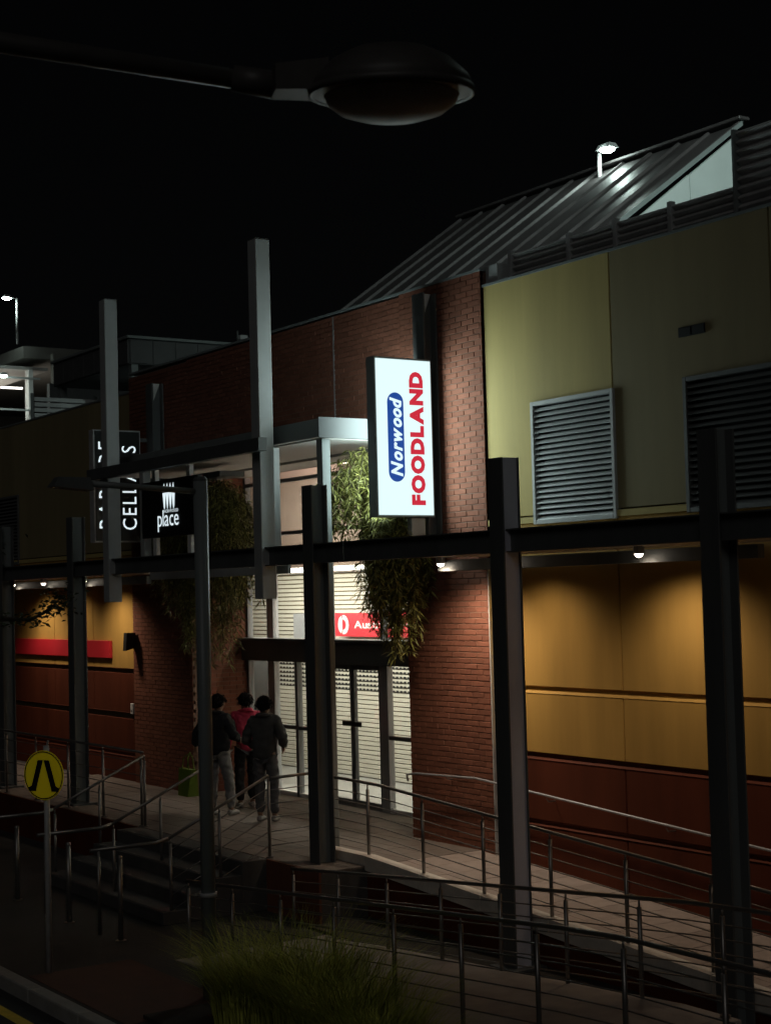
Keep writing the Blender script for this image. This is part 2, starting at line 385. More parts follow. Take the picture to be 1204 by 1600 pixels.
# ---- brickwork
def brick_layout(x0, x1, z0, z1, xo=0):
    out = []; zc = z0; k = 0
    while zc < z1-.03:
        x = x0-(.12 if k % 2 else 0)
        while x < x1-.01:
            a, b = max(x, x0), min(x+.23, x1)
            if b-a > .012: out.append((a, b, zc, min(zc+.058, z1)))
            x += .24
        zc += .068; k += 1
    return out
YB = YW-.03
bw = box('brick_wall', M['mortar'], sc, -16.78, -15.075, YB+.008, YB+.3, 0, 7.5)
lay = brick_layout(-16.78, -15.075, .3, 7.5)
lay.sort(key=lambda b: -(min(b[0], -15.3)*1.0) + (0 if (1.1 < b[2] < 3.85 or 4.3 < b[2] < 7.0) else 3))
whole = [b for b in lay if abs(b[1]-b[0]-.23) < .002 and b[3]-b[2] > .05]
first = whole[:300]; fs_ = set(first)
b0 = MB().bbox(-.115, .115, 0, .06, 0, .058, .004).build('brick', M['brick'], bw)
pl = [((a+b)/2-sc.location.x, YB+random.uniform(-.002, .002)-sc.location.y, c-sc.location.z) for a, b, c, d in first]
# b0 mesh was built relative to the thing: rebuild about its own centre
b0.data.transform(Matrix.Translation(root_loc(bw)))
b0.location = pl[0]; copies(b0, pl[1:], bw)
def brick_mass(items, parent, y=YB):
    m_ = MB()
    for a, b, c, d in items:
        yy = y+random.uniform(-.002, .002); m_.box(a, b, yy, yy+.05, c, d)
    m_.build('brick_field', M['brick'], parent, kind='stuff')
brick_mass([b for b in lay if b not in fs_], bw)
bl = box('brick_wall', M['mortar'], sc, -24.97, -22.8, YB+.008, YB+.3, 0, 7.45)
brick_mass(brick_layout(-24.97, -22.8, .3, 7.45), bl)
bu = box('brick_wall', M['mortar'], sc, -22.798, -16.782, YB+.008, YB+.3, 5.72, 7.47)
brick_mass(brick_layout(-22.798, -18.4, 5.72, 7.47)+brick_layout(-18.37, -16.782, 5.72, 7.47), bu)
box('expansion_joint', M['alu'], bu, -18.4, -18.37, YB-.002, YB+.01, 5.72, 7.47)
# returns of the piers into the recess
for xa, xb, nm in ((-16.8, -16.5, 1), (-23.1, -22.8, 2)):
    br = box('brick_wall', M['mortar'], sc, xa+(.008 if nm == 1 else 0), xb-(.008 if nm == 2 else 0), YB+.302, 12.62, 0, 5.7)
    m_ = MB(); zc = .3; k = 0
    xf = xa if nm == 1 else xb-.05
    while zc < 5.65:
        y = YB+.31-(.12 if k % 2 else 0)
        while y < 12.6:
            a, b = max(y, YB+.31), min(y+.23, 12.6)
            if b-a > .04: m_.box(xf, xf+.05, a, b, zc, zc+.058)
            y += .24
        zc += .068; k += 1
    m_.build('brick_field', M['brick'], br, kind='stuff')
box('coping', M['grey'], sc, -24.99, -15.06, YB-.01, YB+.32, 7.5, 7.53)
box('corner_trim', M['lgrey'], sc, -15.074, -15.058, YB-.012, YB+.05, 0, 4.0)
box('corner_post', M['lgrey'], sc, -15.06, -14.83, YW+.05, YW+.3, 7.335, 7.56, .006)

# ---- metal roof with standing ribs and pale gable
X0, X1 = -23.3, -16.4
def rp(t): return (14.2+3.3*t, 8.12+2.36*t)
n = 11; wv = (X1-X0)/n
(ya, za), (yb, zb) = rp(0), rp(1)
nz = Vector((0, -(zb-za), yb-ya)).normalized()
rs0 = MB().hexa([(X0+.004, ya, za-.03), (X0+wv-.004, ya, za-.03), (X0+wv-.004, yb, zb-.03), (X0+.004, yb, zb-.03)],
                [(X0+.004, ya, za), (X0+wv-.004, ya, za), (X0+wv-.004, yb, zb), (X0+.004, yb, zb)]).build('roof_sheet', M['roof'], sc)
copies(rs0, [(wv*i, 0, 0) for i in range(1, n)], sc)
def rib_mb(x):
    d = nz*.04
    return MB().hexa([(x-.035, ya, za), (x+.035, ya, za), (x+.035, yb, zb), (x-.035, yb, zb)],
                     [(x-.02, ya+d.y, za+d.z), (x+.02, ya+d.y, za+d.z), (x+.02, yb+d.y, zb+d.z), (x-.02, yb+d.y, zb+d.z)])
rb0 = rib_mb(X0).build('roof_rib', M['roof'], sc)
copies(rb0, [(wv*i, 0, 0) for i in range(1, n+1)], sc)
box('ridge_cap', M['roof'], sc, X0-.05, X1+.1, yb-.1, yb+.12, zb+.04, zb+.09, .01)
MB().hexa([(X1+.01, ya-.03, za-.03), (X1+.04, ya-.03, za-.03), (X1+.04, yb+.03, zb-.03), (X1+.01, yb+.03, zb-.03)],
          [(X1+.01, ya-.03, za+.05), (X1+.04, ya-.03, za+.05), (X1+.04, yb+.03, zb+.05), (X1+.01, yb+.03, zb+.05)]).build('barge_board', M['grey'], sc)
def tz(y): return 8.12+2.36*(y-14.2)/3.3-.14
ys = [14.3, 15.4, 16.45, 17.5]
for a, b in zip(ys[:-1], ys[1:]):
    MB().prism([(X1-.06, a+.006, 6.5), (X1-.06, b-.006, 6.5), (X1-.06, b-.006, tz(b)), (X1-.06, a+.006, tz(a))], (.05, 0, 0)).build('gable_panel', M['gable'], sc)
box('flat_roof', M['plant'], sc, -42, -3.5, YW+.31, 30, 6.6, 6.9)

# ---- glazed entrance
YG = 12.6
def bar(nm, m, p, x0, x1, z0, z1, y0=YG-.05, y1=YG+.05): return box(nm, M[m], p, x0, x1, y0, y1, z0, z1, .004)
bar('header', 'steel', sc, -22.8, -16.8, 2.66, 2.97, YG-.14, YG+.12)
bar('canopy_trim', 'steel', sc, -22.8, -16.8, 2.98, 3.02, YG-.2, YG+.1)
for x, w_, m_ in ((-22.8, .06, 'frame'), (-22.12, .2, 'alu'), (-21.3, .07, 'frame'), (-20.42, .12, 'alu'), (-18.95, .2, 'alu'), (-16.88, .08, 'frame')):
    bar('mullion', m_, sc, x, x+w_, ZL, 2.66)
for x in (-22.8, -20.3, -18.9, -16.86):
    bar('mullion', 'frame', sc, x, x+.06, 2.98, 5.6)
for z in (4.62, 5.44):
    bar('transom', 'frame', sc, -22.74, -16.86, z, z+.06, YG-.04, YG+.04)
for a, b in ((-21.92, -21.3), (-21.23, -20.42), (-18.75, -16.88)):
    bar('transom', 'frame', sc, a, b, 1.62, 1.68, YG-.04, YG+.04)
    bar('sill', 'white', sc, a, b, ZL, ZL+.06, YG-.045, YG+.045)
    box('glass_pane', M['glass'], sc, a, b, YG-.004, YG+.004, ZL+.06, 1.62)
    box('glass_pane', M['glass'], sc, a, b, YG-.004, YG+.004, 1.68, 2.66)
box('glass_pane', M['glass'], sc, -22.74, -22.12, YG-.004, YG+.004, ZL, 2.66)
for a, b in ((-22.74, -20.3), (-20.24, -18.9), (-18.84, -16.86)):
    for z0, z1 in ((3.02, 4.62), (4.68, 5.44)):
        box('glass_pane', M['glass'], sc, a, b, YG-.004, YG+.004, z0, z1)
for x0, x1, hx in ((-20.3, -19.705, -19.78), (-19.695, -18.95, -19.55)):
    d = box('door_leaf', M['glass'], sc, x0+.05, x1-.05, YG-.004, YG+.004, ZL+.1, 2.58)
    for a, b, c, e in ((x0, x0+.05, ZL+.02, 2.65), (x1-.055, x1, ZL+.02, 2.65), (x0+.05, x1-.055, ZL+.02, ZL+.1), (x0+.05, x1-.055, 2.58, 2.65)):
        box('door_frame', M['frame'], d, a, b, YG-.03, YG+.03, c, e, .003)
    box('handle', M['blk'], d, hx-.16, hx+.1, YG-.06, YG-.032, 1.76, 1.83, .006)
# interior of the shop
box('interior_floor', M['ifloor'], sc, -30, -16.4, YG+.06, 20, .3, ZL)
box('interior_wall', M['white'], sc, -30, -16.4, 17.6, 17.7, ZL, 6.2)
box('interior_wall', M['white'], sc, -30, -29.9, 12.7, 17.6, ZL, 6.2)
box('interior_wall', M['beige'], sc, -16.5, -16.4, 12.7, 17.6, ZL, 6.2)
box('bulkhead', M['beige'], sc, -29.9, -16.5, 15.2, 15.3, 4.05, 6.0)
box('interior_ceiling', M['beige'], sc, -29.9, -16.5, 12.7, 17.6, 6.0, 6.1)
box('interior_soffit', M['white'], sc, -29.9, -16.5, 13.3, 15.19, 4.05, 4.12)
sh = MB(); z = ZL+.02
while z < 4.03:
    sh.hexa([(-28, 14.66, z), (-17.2, 14.66, z), (-17.2, 14.7, z), (-28, 14.7, z)], [(-28, 14.645, z+.056), (-17.2, 14.645, z+.056), (-17.2, 14.7, z+.058), (-28, 14.7, z+.058)]); z += .076
box('shutter_backing', M['joint'], sc, -28, -17.2, 14.7, 14.72, ZL, 4.04)
sh.build('roller_shutter', M['cream'], sc, kind='stuff')
sl = MB()
for j in range(6):
    for i in range(74):
        sl.box(-26+.11*i, -25.935+.11*i, 14.63, 14.64, 2.06+.076*j, 2.092+.076*j)
sl.build('shutter_slots', M['black'], sc, kind='stuff')
box('shop_partition', M['white'], sc, -24.08, -23.8, 13.2, 13.3, ZL, 2.66)
box('mullion', M['alu'], sc, -22.12, -21.92, YG-.05, YG+.05, 2.98, 4.62)
box('shop_partition', M['ldark'], sc, -23.8, -23.15, 13.2, 13.3, ZL, 2.66)
box('grey_panel', M['alu'], sc, -24.6, -23.5, 14.5, 14.56, 2.85, 3.35)
light('interior_lamp', 'AREA', (-21.5, 12.95, 3.98), 360, (1, .92, .80), sc, (-21.5, 14.6, 2.2), shape='RECTANGLE', size=7, size_y=.5)
light('interior_lamp', 'AREA', (-21.5, 13.0, 5.94), 220, (1, .84, .74), sc, (-21.5, 15.2, 4.4), shape='RECTANGLE', size=7, size_y=.6)
for x, y in ((-23.6, 15.0), (-21.6, 14.2), (-19.6, 14.4)):
    l0 = MB().lathe([(.001, 0), (.075, 0), (.085, .0), (.085, .03)], (x, y, 5.965), n=16).build('ceiling_downlight', M['ceil'], sc)
l0 = MB().lathe([(.001, 0), (.06, 0), (.07, .0), (.07, .03)], (-22.2, 13.2, 2.5), n=16)
# soffit inside the portal recess
box('recess_ceiling', M['soffit'], sc, -22.8, -16.8, YB+.302, YG-.06, 5.60, 5.7)

# ---- rooftop fence of corrugated sheet
rf = thing('rooftop_fence', 'low corrugated metal fence with grey posts along the wall top', 'fence', (-13, 11.8, 7.33))
def corr(x0, x1, y, z0, z1, n, amp=.022):
    m_ = MB(); vs, fs = [], []; N = n*6
    for i in range(N+1):
        z = z0+(z1-z0)*i/N; o = amp*math.sin(2*math.pi*n*i/N)
        vs += [(x0, y+o, z), (x1, y+o, z), (x1, y+o+.012, z), (x0, y+o+.012, z)]
    for i in range(N):
        a = i*4; b = a+4
        fs += [(a, a+1, b+1, b), (a+1, a+2, b+2, b+1), (a+2, a+3, b+3, b+2), (a+3, a, b, b+3)]
    fs += [(0, 3, 2, 1), (N*4, N*4+1, N*4+2, N*4+3)]
    return m_.add(vs, fs)
xs = [-14.74, -13.68, -12.9, -12.05, -11.13]
for a, b in zip(xs[:-1], xs[1:]):
    corr(a+.03, b-.03, 11.8, 7.35, 7.66, 4, .028).build('fence_sheet', M['galv'], rf)
for x in xs[:-1]: box('post', M['lgrey'], rf, x-.03, x+.03, 11.76, 11.83, 7.33, 7.7, .004)
rs_ = thing('plant_screen', 'tall dark corrugated screen on the wall top beside the pale gable', 'screen', (-8.5, 11.8, 7.33))
corr(-11.09, -6.0, 11.8, 7.36, 8.2, 9, .03).build('screen_sheet', M['galv'], rs_)
box('edge_post', M['grey'], rs_, -11.13, -11.1, 11.75, 11.86, 7.33, 8.22)

# ================================================================== CANOPY
def canopy(nm, label, x0, x1, x2, lamps, zs):
    t = thing(nm, label, 'canopy', ((x0+x1)/2, 10.4, 4.0), 'steel awnings over the footpath')
    q = MB().box(x0, x1, 9.64, 9.78, 4.05, 4.063).box(x0, x1, 9.64, 9.78, 4.267, 4.28).box(x0, x1, 9.70, 9.72, 4.063, 4.267)
    q.build('beam', M['steel'], t)
    box('beam', M['steel'], t, x0+.0, x2, 11.0, 11.09, 3.92, 4.05, .004)
    e = x0+.02; w_ = 1.3
    while e < x1:
        f = min(e+w_, x1); box('soffit_sheet', M['soffit'], t, e+.004, f-.004, 9.79, YW-.04, 4.085, 4.1); e += w_
    for x, y, pw in lamps:
        fx = MB().lathe([(.055, .0), (.055, -.075), (.045, -.08), (.04, -.05)], (x, y, 4.086), n=14).build('downlight', M['alu'], t)
        MB().lathe([(.001, -.115), (.025, -.108), (.042, -.085), (.044, -.06)], (x, y, 4.086), n=14).build('bulb', M['bulb'], fx)
        light('downlight_lamp', 'SPOT', (x, y, 3.97), pw, (1, .80, .60), fx, (x, y+1.5, 0), spot_size=R(126), spot_blend=1, shadow_soft_size=.12)
    return t
canopy('awning', 'dark steel awning with downlights below the olive wall and its louvres', -15.3, -4.0, -10.28,
       [(-15.13, 10.92, 190), (-13.95, 10.85, 42), (-11.7, 10.85, 66), (-9.1, 10.85, 46)], 4)
canopy('awning', 'dark steel awning over the red banner wall beside the brick pier', -42, -22.9, -23.2,
       [(-28.7, 10.88, 90), (-27.2, 10.88, 35), (-25.4, 10.88, 85)], 4)
cb = thing('cross_beam', 'dark steel beam spanning below the hanging square tubes at the entrance', 'beam', (-19.1, 9.7, 4.2))
MB().box(-22.9, -15.32, 9.64, 9.78, 4.05, 4.063).box(-22.9, -15.32, 9.64, 9.78, 4.267, 4.28).box(-22.9, -15.32, 9.70, 9.72, 4.063, 4.267).build('web', M['steel'], cb)
box('fascia', M['lgrey'], cb, -21.4, -17.4, 10.2, 10.24, 3.96, 4.2)
def hpost(x, y, z0, z1, label, w=.22, cover=False):
    t = thing('steel_post', label, 'post', (x, y, z0), 'steel posts holding up the awnings')
    t_ = .02
    box('flange', M['steel'], t, x-w/2, x+w/2, y-w/2, y-w/2+t_, z0, z1, .003)
    box('flange', M['steel'], t, x-w/2, x+w/2, y+w/2-t_, y+w/2, z0, z1, .003)
    box('web', M['grey'], t, x-.02, x+.02, y-w/2+t_, y+w/2-t_, z0, z1)
    if cover: box('side_plate', M['plate'], t, x+w/2-.03, x+w/2-.015, y-w/2+t_, y+w/2-t_, z0+.03, z1-.002)
    box('base_plate', M['steel'], t, x-.2, x+.2, y-.2, y+.2, z0, z0+.03, .004)
    return t
hpost(-9.5, 9.71, .03, 4.98, 'dark steel post in front of the darker louvre')
hpost(-12.36, 9.71, .03, 4.98, 'dark steel post rising between the brick pier and the yellow wall', cover=True)
hpost(-15.93, 9.71, .03, 4.96, 'dark steel post before the glass doors with a stub column on top')
hpost(-22.95, 9.71, ZL, 4.96, 'dark steel post beside the round pedestrian sign')
hpost(-25.95, 9.71, ZL, 4.96, 'dark steel post crossing the far end of the red banner')

# ================================================================== ENTRANCE PORTAL
po = thing('entrance_portal', 'flat steel portal roof over the entrance carried on two tall tubes', 'portal', (-19.2, 10.5, 5.5))
MB().bbox(-23.1, -16.5, 10.15, YB-.02, 5.6, 5.825, .006).build('roof_slab', M['grey'], po)
box('soffit_sheet', M['soffit'], po, -23.0, -16.6, 10.25, YB-.03, 5.584, 5.598)
box('gutter_edge', M['edge'], po, -16.498, -16.475, 10.13, YB-.02, 5.59, 5.84)
box('column', M['grey'], po, -16.66, -16.53, 10.2, 10.32, ZL, 5.582, .006)
box('column', M['grey'], po, -23.06, -22.93, 10.2, 10.32, 4.3, 5.582, .006)
box('stub_column', M['lgrey'], po, -17.90, -17.76, 10.2, 10.32, 4.3, 5.582, .006)
box('stub_column', M['lgrey'], po, -21.7, -21.57, 10.2, 10.32, 4.3, 5.582, .006)
box('tie_beam', M['steel'], po, -21.95, -16.8, 9.47, 9.59, 5.44, 5.6, .004)
for x, lb in ((-17.1, 'tall pale square tube rising past the portal roof near the lit shop sign'), (-21.6, 'tall dim square tube crossing the dark liquor sign')):
    t = thing('square_tube', lb, 'post', (x, 9.8, 3.65), 'tall square tubes of the entrance portal')
    box('tube_wall', M['lgrey'], t, x-.1, x+.1, 9.6, 9.8, 3.65, 8.08, .008)
    box('end_cap', M['steel'], t, x-.095, x+.095, 9.605, 9.795, 8.08, 8.09)

# ================================================================== SIGNS
def sidesign(nm, label, x, y0, y1, z0, z1, face, case):
    t = thing(nm, label, 'sign', (x, (y0+y1)/2, z0))
    b = .025
    MB().bbox(x-.085, x+.085, y0-b, y1+b, z0-b, z1+b, .006).build('casing', M[case], t)
    for s in (1, -1):
        xa, xb = sorted((x+s*.086, x+s*.096))
        box('face', face, t, xa, xb, y0, y1, z0, z1)
    for z in (z0+.1, z1-.15): box('bracket', M['steel'], t, x-.04, x+.04, y1+b, YB-.12, z, z+.06)
    return t
fs = sidesign('shop_sign', 'bright white vertical lightbox with red and blue supermarket lettering', -16.0, 10.6, 11.46-.06, 4.62, 6.51, M['lit'], 'grey')
SX = -16+.096
for s_ in (1, -1):
    light('sign_lamp', 'AREA', (-16+s_*.112, 11.0, 5.565), 46 if s_ > 0 else 58, (.80, 1, .97), fs, (-16+s_*2, 11.0, 5.565), shape='RECTANGLE', size=.78, size_y=1.86)
for zc, r_, in ((0, .12),):
    poly = []
    za_, zb_, yc, hw = 5.02, 6.105, 10.868, .118
    for k in range(13): a = math.pi+math.pi*k/12; poly.append((SX+.0012, yc+hw*math.cos(a), za_+hw+hw*math.sin(a)))
    for k in range(13): a = math.pi*k/12; poly.append((SX+.0012, yc+hw*math.cos(a), zb_-hw+hw*math.sin(a)))
    MB().prism(poly, (.002, 0, 0)).build('blue_pill', M['tblue'], fs)
word('Norwood', M['twhite'], fs, (SX+.0035, 10.945, 5.085), (0, 0, 1), (0, -1, 0), .96, .165, bold=.04, shear=.28, gap=.02)
word('FOODLAND', M['tred'], fs, (SX, 11.265, 4.74), (0, 0, 1), (0, -1, 0), 1.63, .185, bold=.065, gap=.05)
box('sign_arm', M['lgrey'], fs, -16.05, -15.95, 11.1, 11.3, 4.32, 4.59, .004)
def signpost(x, zt, label):
    t = thing('sign_post', label, 'post', (x, 11.45, 4.3), 'wall posts behind the projecting signs')
    box('flange', M['steel'], t, x-.12, x+.12, 11.36, 11.385, 4.3, zt, .003)
    box('flange', M['steel'], t, x-.12, x+.12, YB-.025, YB-.002, 4.3, zt, .003)
    box('web', M['steel'], t, x-.015, x+.015, 11.385, YB-.025, 4.3, zt)
    MB().prism([(x+.02, 11.39, zt), (x+.02, YB-.03, zt), (x+.02, 11.39, zt-.38)], (.012, 0, 0)).build('gusset', M['white'], t)
    return t
signpost(-16.08, 7.38, 'dark wall post with white gusset behind the bright white lightbox')
signpost(-23.75, 7.2, 'dim wall post behind the dark liquor sign')
ps = sidesign('liquor_sign', 'dark projecting sign with rotated white cellar lettering', -23.9, 10.42, 11.2, 4.63, 6.4, M['blk'], 'galv')
LX = -23.9+.096
word('PARADE', M['letters'], ps, (LX, 10.73, 4.83), (0, 0, 1), (0, -1, 0), 1.40, .27, bold=-.004, gap=.22)
word('CELLARS', M['letters'], ps, (LX, 11.13, 4.81), (0, 0, 1), (0, -1, 0), 1.36, .26, bold=-.004, gap=.22)
pc = thing('centre_sign', 'black hanging sign with white goblet emblem above the word place', 'sign', (-19.7, 9.72, 4.53))
box('board', M['blk'], pc, -20.57, -18.85, 9.7, 9.78, 4.53, 5.31, .005)
PY = 9.698
word('place', M['letters'], pc, (-20.06, PY, 4.675), (1, 0, 0), (0, 0, 1), .64, .235, bold=.0, gap=.07)
word('NORWOOD', M['letters'], pc, (-19.86, PY, 4.855), (1, 0, 0), (0, 0, 1), .43, .045, gap=.12)
for i in range(4):
    xa = -19.895+.093*i
    MB().prism([(xa, PY, 5.13), (xa+.09, PY, 5.13), (xa+.068, PY, 4.97-.02*abs(i-1.5)), (xa+.045, PY, 4.90), (xa+.03, PY, 4.97-.02*abs(i-1.5))], (0, -.003, 0)).build('emblem_flute', M['letters'], pc)
    MB().prism([(xa+.012, PY, 5.165), (xa+.07, PY, 5.165), (xa+.05, PY, 5.26), (xa+.035, PY, 5.23)], (0, -.003, 0)).build('emblem_flame', M['letters'], pc)
for x in (-20.2, -19.15):
    for z0, z1 in ((5.315, 5.483), (4.285, 4.525)): box('hanger', M['white'], pc, x-.05, x+.05, 9.71, 9.77, z0, z1)
# post shop sign inside the glass
ap = thing('post_shop_sign', 'red post shop sign with white round emblem behind the glass', 'sign', (-22, 14.4, 2.95))
box('board', M['red'], ap, -23.2, -20.2, 14.4, 14.45, 2.97, 3.36)
word('Australia Post', M['white'], ap, (-22.44, 14.398, 3.11), (1, 0, 0), (0, 0, 1), 1.95, .125, bold=.012, gap=.06)
AY = 14.398; ac = (-22.78, AY, 3.165)
ring = []
def arc(r, a0, a1, n=16): return [(ac[0]+r*math.cos(R(a0+(a1-a0)*k/n)), AY, ac[2]+r*math.sin(R(a0+(a1-a0)*k/n))) for k in range(n+1)]
MB().prism(arc(.16, 115, 245)+[(ac[0]-.04, AY, ac[2]-.1), (ac[0]-.04, AY, ac[2]+.1)], (0, -.004, 0)).build('emblem_disc', M['white'], ap)
q = MB(); o_, i_ = arc(.16, 100, -100, 20), arc(.085, 100, -100, 20)
q.add(o_+i_, [(k, k+1, 21+k+1, 21+k) for k in range(20)]).build('emblem_bowl', M['white'], ap)
rb_ = thing('red_banner', 'long plain red fascia band across the yellow panels', 'banner', (-28.5, YW, 2.67))
box('band', M['red'], rb_, -31.6, -25.88, YW-.06, YW-.005, 2.67, 2.97, .004)

# round pedestrian sign
zs = thing('pedestrian_sign', 'round yellow crossing sign with black walking legs on a grey pole', 'sign', (-15.3, 6.12, 0))
MB().tube([(-15.3, 6.12, 0), (-15.3, 6.12, 2.25)], .03, 10).build('pole', M['galv'], zs, smooth=True)
dv = Vector((math.cos(R(-60)), math.sin(R(-60)), 0)); hx = Vector((-dv.y, dv.x, 0)); zc = Vector((-15.3, 6.12, 1.96))+dv*.04
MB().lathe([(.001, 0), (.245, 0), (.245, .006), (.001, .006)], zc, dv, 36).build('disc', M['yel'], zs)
MB().lathe([(.226, .0072), (.226, .009), (.238, .009), (.238, .0072)], zc, dv, 36).build('rim_line', M['blk'], zs)
def sp(pts): return [zc+dv*.0075+hx*a+Vector((0, 0, b)) for a, b in pts]
for sg in (-1, 1):
    MB().prism(sp([(sg*.004, .15), (sg*.07, .15), (sg*.15, -.105), (sg*.19, -.125), (sg*.185, -.16), (sg*.095, -.16), (sg*.09, -.13)][::sg]), dv*.002).build('leg_symbol', M['blk'], zs)
MB().tube([(-15.3, 6.12, 2.2), (-15.27, 6.13, 2.3)], .012, 8).build('bracket', M['galv'], zs)

# street pole with crossing floodlight arm
sp_ = thing('street_pole', 'slim grey street pole with a short arm carrying an unlit floodlight', 'pole', (-13.36, 6.9, 0))
tube('pole', M['grey'], sp_, [(-13.36, 6.9, 0), (-13.36, 6.9, 4.79)], .068, 14)
tube('clamp', M['galv'], sp_, [(-13.36, 6.9, .93), (-13.36, 6.9, .97)], .082, 14)
tube('arm', M['grey'], sp_, [(-13.36, 6.88, 4.68), (-13.36, 5.75, 4.74)], .028, 10)
MB().lathe([(.001, .03), (.05, .03), (.072, 0), (.072, -.01), (.001, -.012)], (-13.36, 6.9, 4.79), n=14).build('cap', M['steel'], sp_)
MB().hexa([(-13.45, 5.42, 4.70), (-13.27, 5.42, 4.70), (-13.27, 5.8, 4.67), (-13.45, 5.8, 4.67)], [(-13.41, 5.48, 4.79), (-13.31, 5.48, 4.79), (-13.31, 5.78, 4.79), (-13.41, 5.78, 4.79)]).build('floodlight', M['steel'], sp_)
MB().box(-13.3, -13.27, 6.86, 6.94, .03, .4).build('hatch', M['galv'], sp_)

# near street lamp, unlit, hanging into the top of the view
sl_ = thing('street_lamp', 'large unlit street lamp head on a long arm against black sky', 'street lamp', (-9.6, -.6, -.13))
tube('pole', M['lamph'], sl_, [(-9.6, -.9, -.13), (-9.6, -.9, 5.2), (-9.45, -.6, 6.2), (-8.9, .35, 6.72), (-7.85, 2.2, 6.58), (-6.93, 3.86, 6.28)], [.1, .085, .07, .06, .055, .05], 12)
tube('collar', M['lamph'], sl_, [(-6.95, 3.82, 6.29), (-6.84, 4.0, 6.25)], [.065, .072], 14)
hd = (-6.5, 4.47, 6.235)
ax = Vector((.10, -.06, 1)).normalized()
hm = MB().lathe([(.395, -.05), (.40, .0), (.39, .03), (.30, .115), (.20, .165), (.09, .19), (.001, .195)], hd, ax, 36).build('housing', M['lamph'], sl_, smooth=True)
MB().lathe([(.40, -.055), (.415, -.06), (.415, -.02), (.40, -.015)], hd, ax, 36).build('rim', M['lamph'], sl_, smooth=True)
MB().lathe([(.34, -.055), (.32, -.10), (.26, -.145), (.16, -.175), (.06, -.19), (.001, -.192)], hd, ax, 36).build('bowl', M['bowl'], sl_, smooth=True)
MB().lathe([(.40, -.052), (.34, -.058)], hd, ax, 36).build('bowl_rim', M['lamph'], sl_)
MB().hexa([(-6.86, 3.98, 6.18), (-6.70, 3.92, 6.18), (-6.62, 4.18, 6.2), (-6.82, 4.24, 6.2)], [(-6.86, 3.98, 6.31), (-6.70, 3.92, 6.31), (-6.62, 4.18, 6.36), (-6.82, 4.24, 6.36)]).build('neck', M['lamph'], sl_)

# ================================================================== RAILINGS
def railing(label, pts, posts, h, nw=5, wire=True, base=None, group='steel railings of the ramps and steps', cap=True):
    """pts: polyline of the floor line the rail follows"""
    t = thing('railing', label, 'railing', pts[0], group)
    P = [Vector(p) for p in pts]; top = [p+Vector((0, 0, h)) for p in P]
    tube('handrail', M['stain'], t, top, .019, 10)
    L = [0]
    for a, b in zip(P[:-1], P[1:]): L.append(L[-1]+(b-a).length)
    def at(s):
        for i in range(len(P)-1):
            if s <= L[i+1]+1e-6: return P[i].lerp(P[i+1], (s-L[i])/(L[i+1]-L[i]))
        return P[-1]
    first = None
    for s in posts:
        p = at(s*L[-1])
        o = tube('post', M['stain'], t, [p-Vector((0, 0, .04)), p+Vector((0, 0, h-.07))], .02, 8)
        tube('spigot', M['stain'], o, [p+Vector((0, 0, h-.072)), p+Vector((0, 0, h-.015))], .009, 6)
        MB().lathe([(.001, .012), (.045, .012), (.045, 0)], p+Vector((0, 0, .002)), n=10).build('foot', M['stain'], o)
    if wire:
        for k in range(nw):
            z = .14+(h-.28)*k/(nw-1)
            tube('wire', M['stain'], t, [p+Vector((0, 0, z)) for p in P], .0065, 5)
    return t
def lin(a, b, n): return [a+(b-a)*i/(n-1) for i in range(n)]
def path(fn, x0, x1, y, n=8): return [(x, y, fn(x)) for x in lin(x0, x1, n)]
# outer rail of lower ramp (rises then levels), inner rail, ramp edge rail, wall handrail
def za_(x): return -.08+.5*min(1, max(0, (x+15.0)/6.4))
def zb_(x): return -.2+.085*(x+15.65) if x < -9.4 else .331+.05*(x+9.4)
railing('steel wire railing in front of the grass clump', path(za_, -15.0, -6.4, 7.5, 14), lin(.004, .99, 10), .86, 6)
railing('steel wire railing behind the grass and below the ramp kerb', path(zb_, -15.6, -8.0, 9.1, 12), lin(.004, .99, 9), .84, 6)
railing('steel wire railing along the upper edge of the ramp before the brick pier', path(lambda x: zu(x)+.09, -16.6, -8.9, 10.03, 12), lin(.01, .99, 8), .84, 6)
railing('steel wire railing on the terrace edge before the red banner wall', [(-33, 9.42, ZL), (-20.1, 9.42, ZL)], lin(.01, .996, 11), 1.0, 5)
wr = thing('wall_handrail', 'thin steel handrail on brackets along the maroon wall', 'handrail', (-13, 11.5, 1))
pts = [(-16.72, 11.47, 1.32), (-16.70, 11.44, 1.40), (-16.5, 11.44, 1.43)]+[(x, 11.47, zu(x)+.87) for x in lin(-15.3, -8.9, 8)]
tube('rail', M['alu'], wr, pts, .014, 8)
for x in (-15.9, -14.0, -12.1, -10.2):
    tube('bracket', M['stain'], wr, [(x, 11.47, zu(x)+.84), (x, 11.5, zu(x)+.80), (x, 11.6, zu(x)+.80)], .008, 6)
tw = MB()
for i, (x, lb) in enumerate(((-20.05, 'sloping handrail of the steps below the brick pier with the intercom'), (-18.2, 'sloping handrail down the middle of the steps'), (-16.65, 'sloping handrail of the steps nearest the glass doors'))):
    t = railing(lb, [(x, 9.42, ZL), (x, 8.1, .0)], [0.0, .5, .98], .96, 5, wire=(i == 2), group='steel handrails of the entrance steps')
    tube('handrail_end', M['stain'], t, [(x, 8.1, .96), (x, 7.95, .93), (x, 7.15, .93)], .024, 10)
    tube('post', M['stain'], t, [(x, 7.25, 0), (x, 7.25, .93)], .02, 8)
# short rail joining the steps to the ramp edge
railing('short steel wire railing from the steps to the ramp at the landing edge', [(-16.65, 9.45, ZL), (-16.6, 10.03, ZL+.02)], [.98], .93, 5)
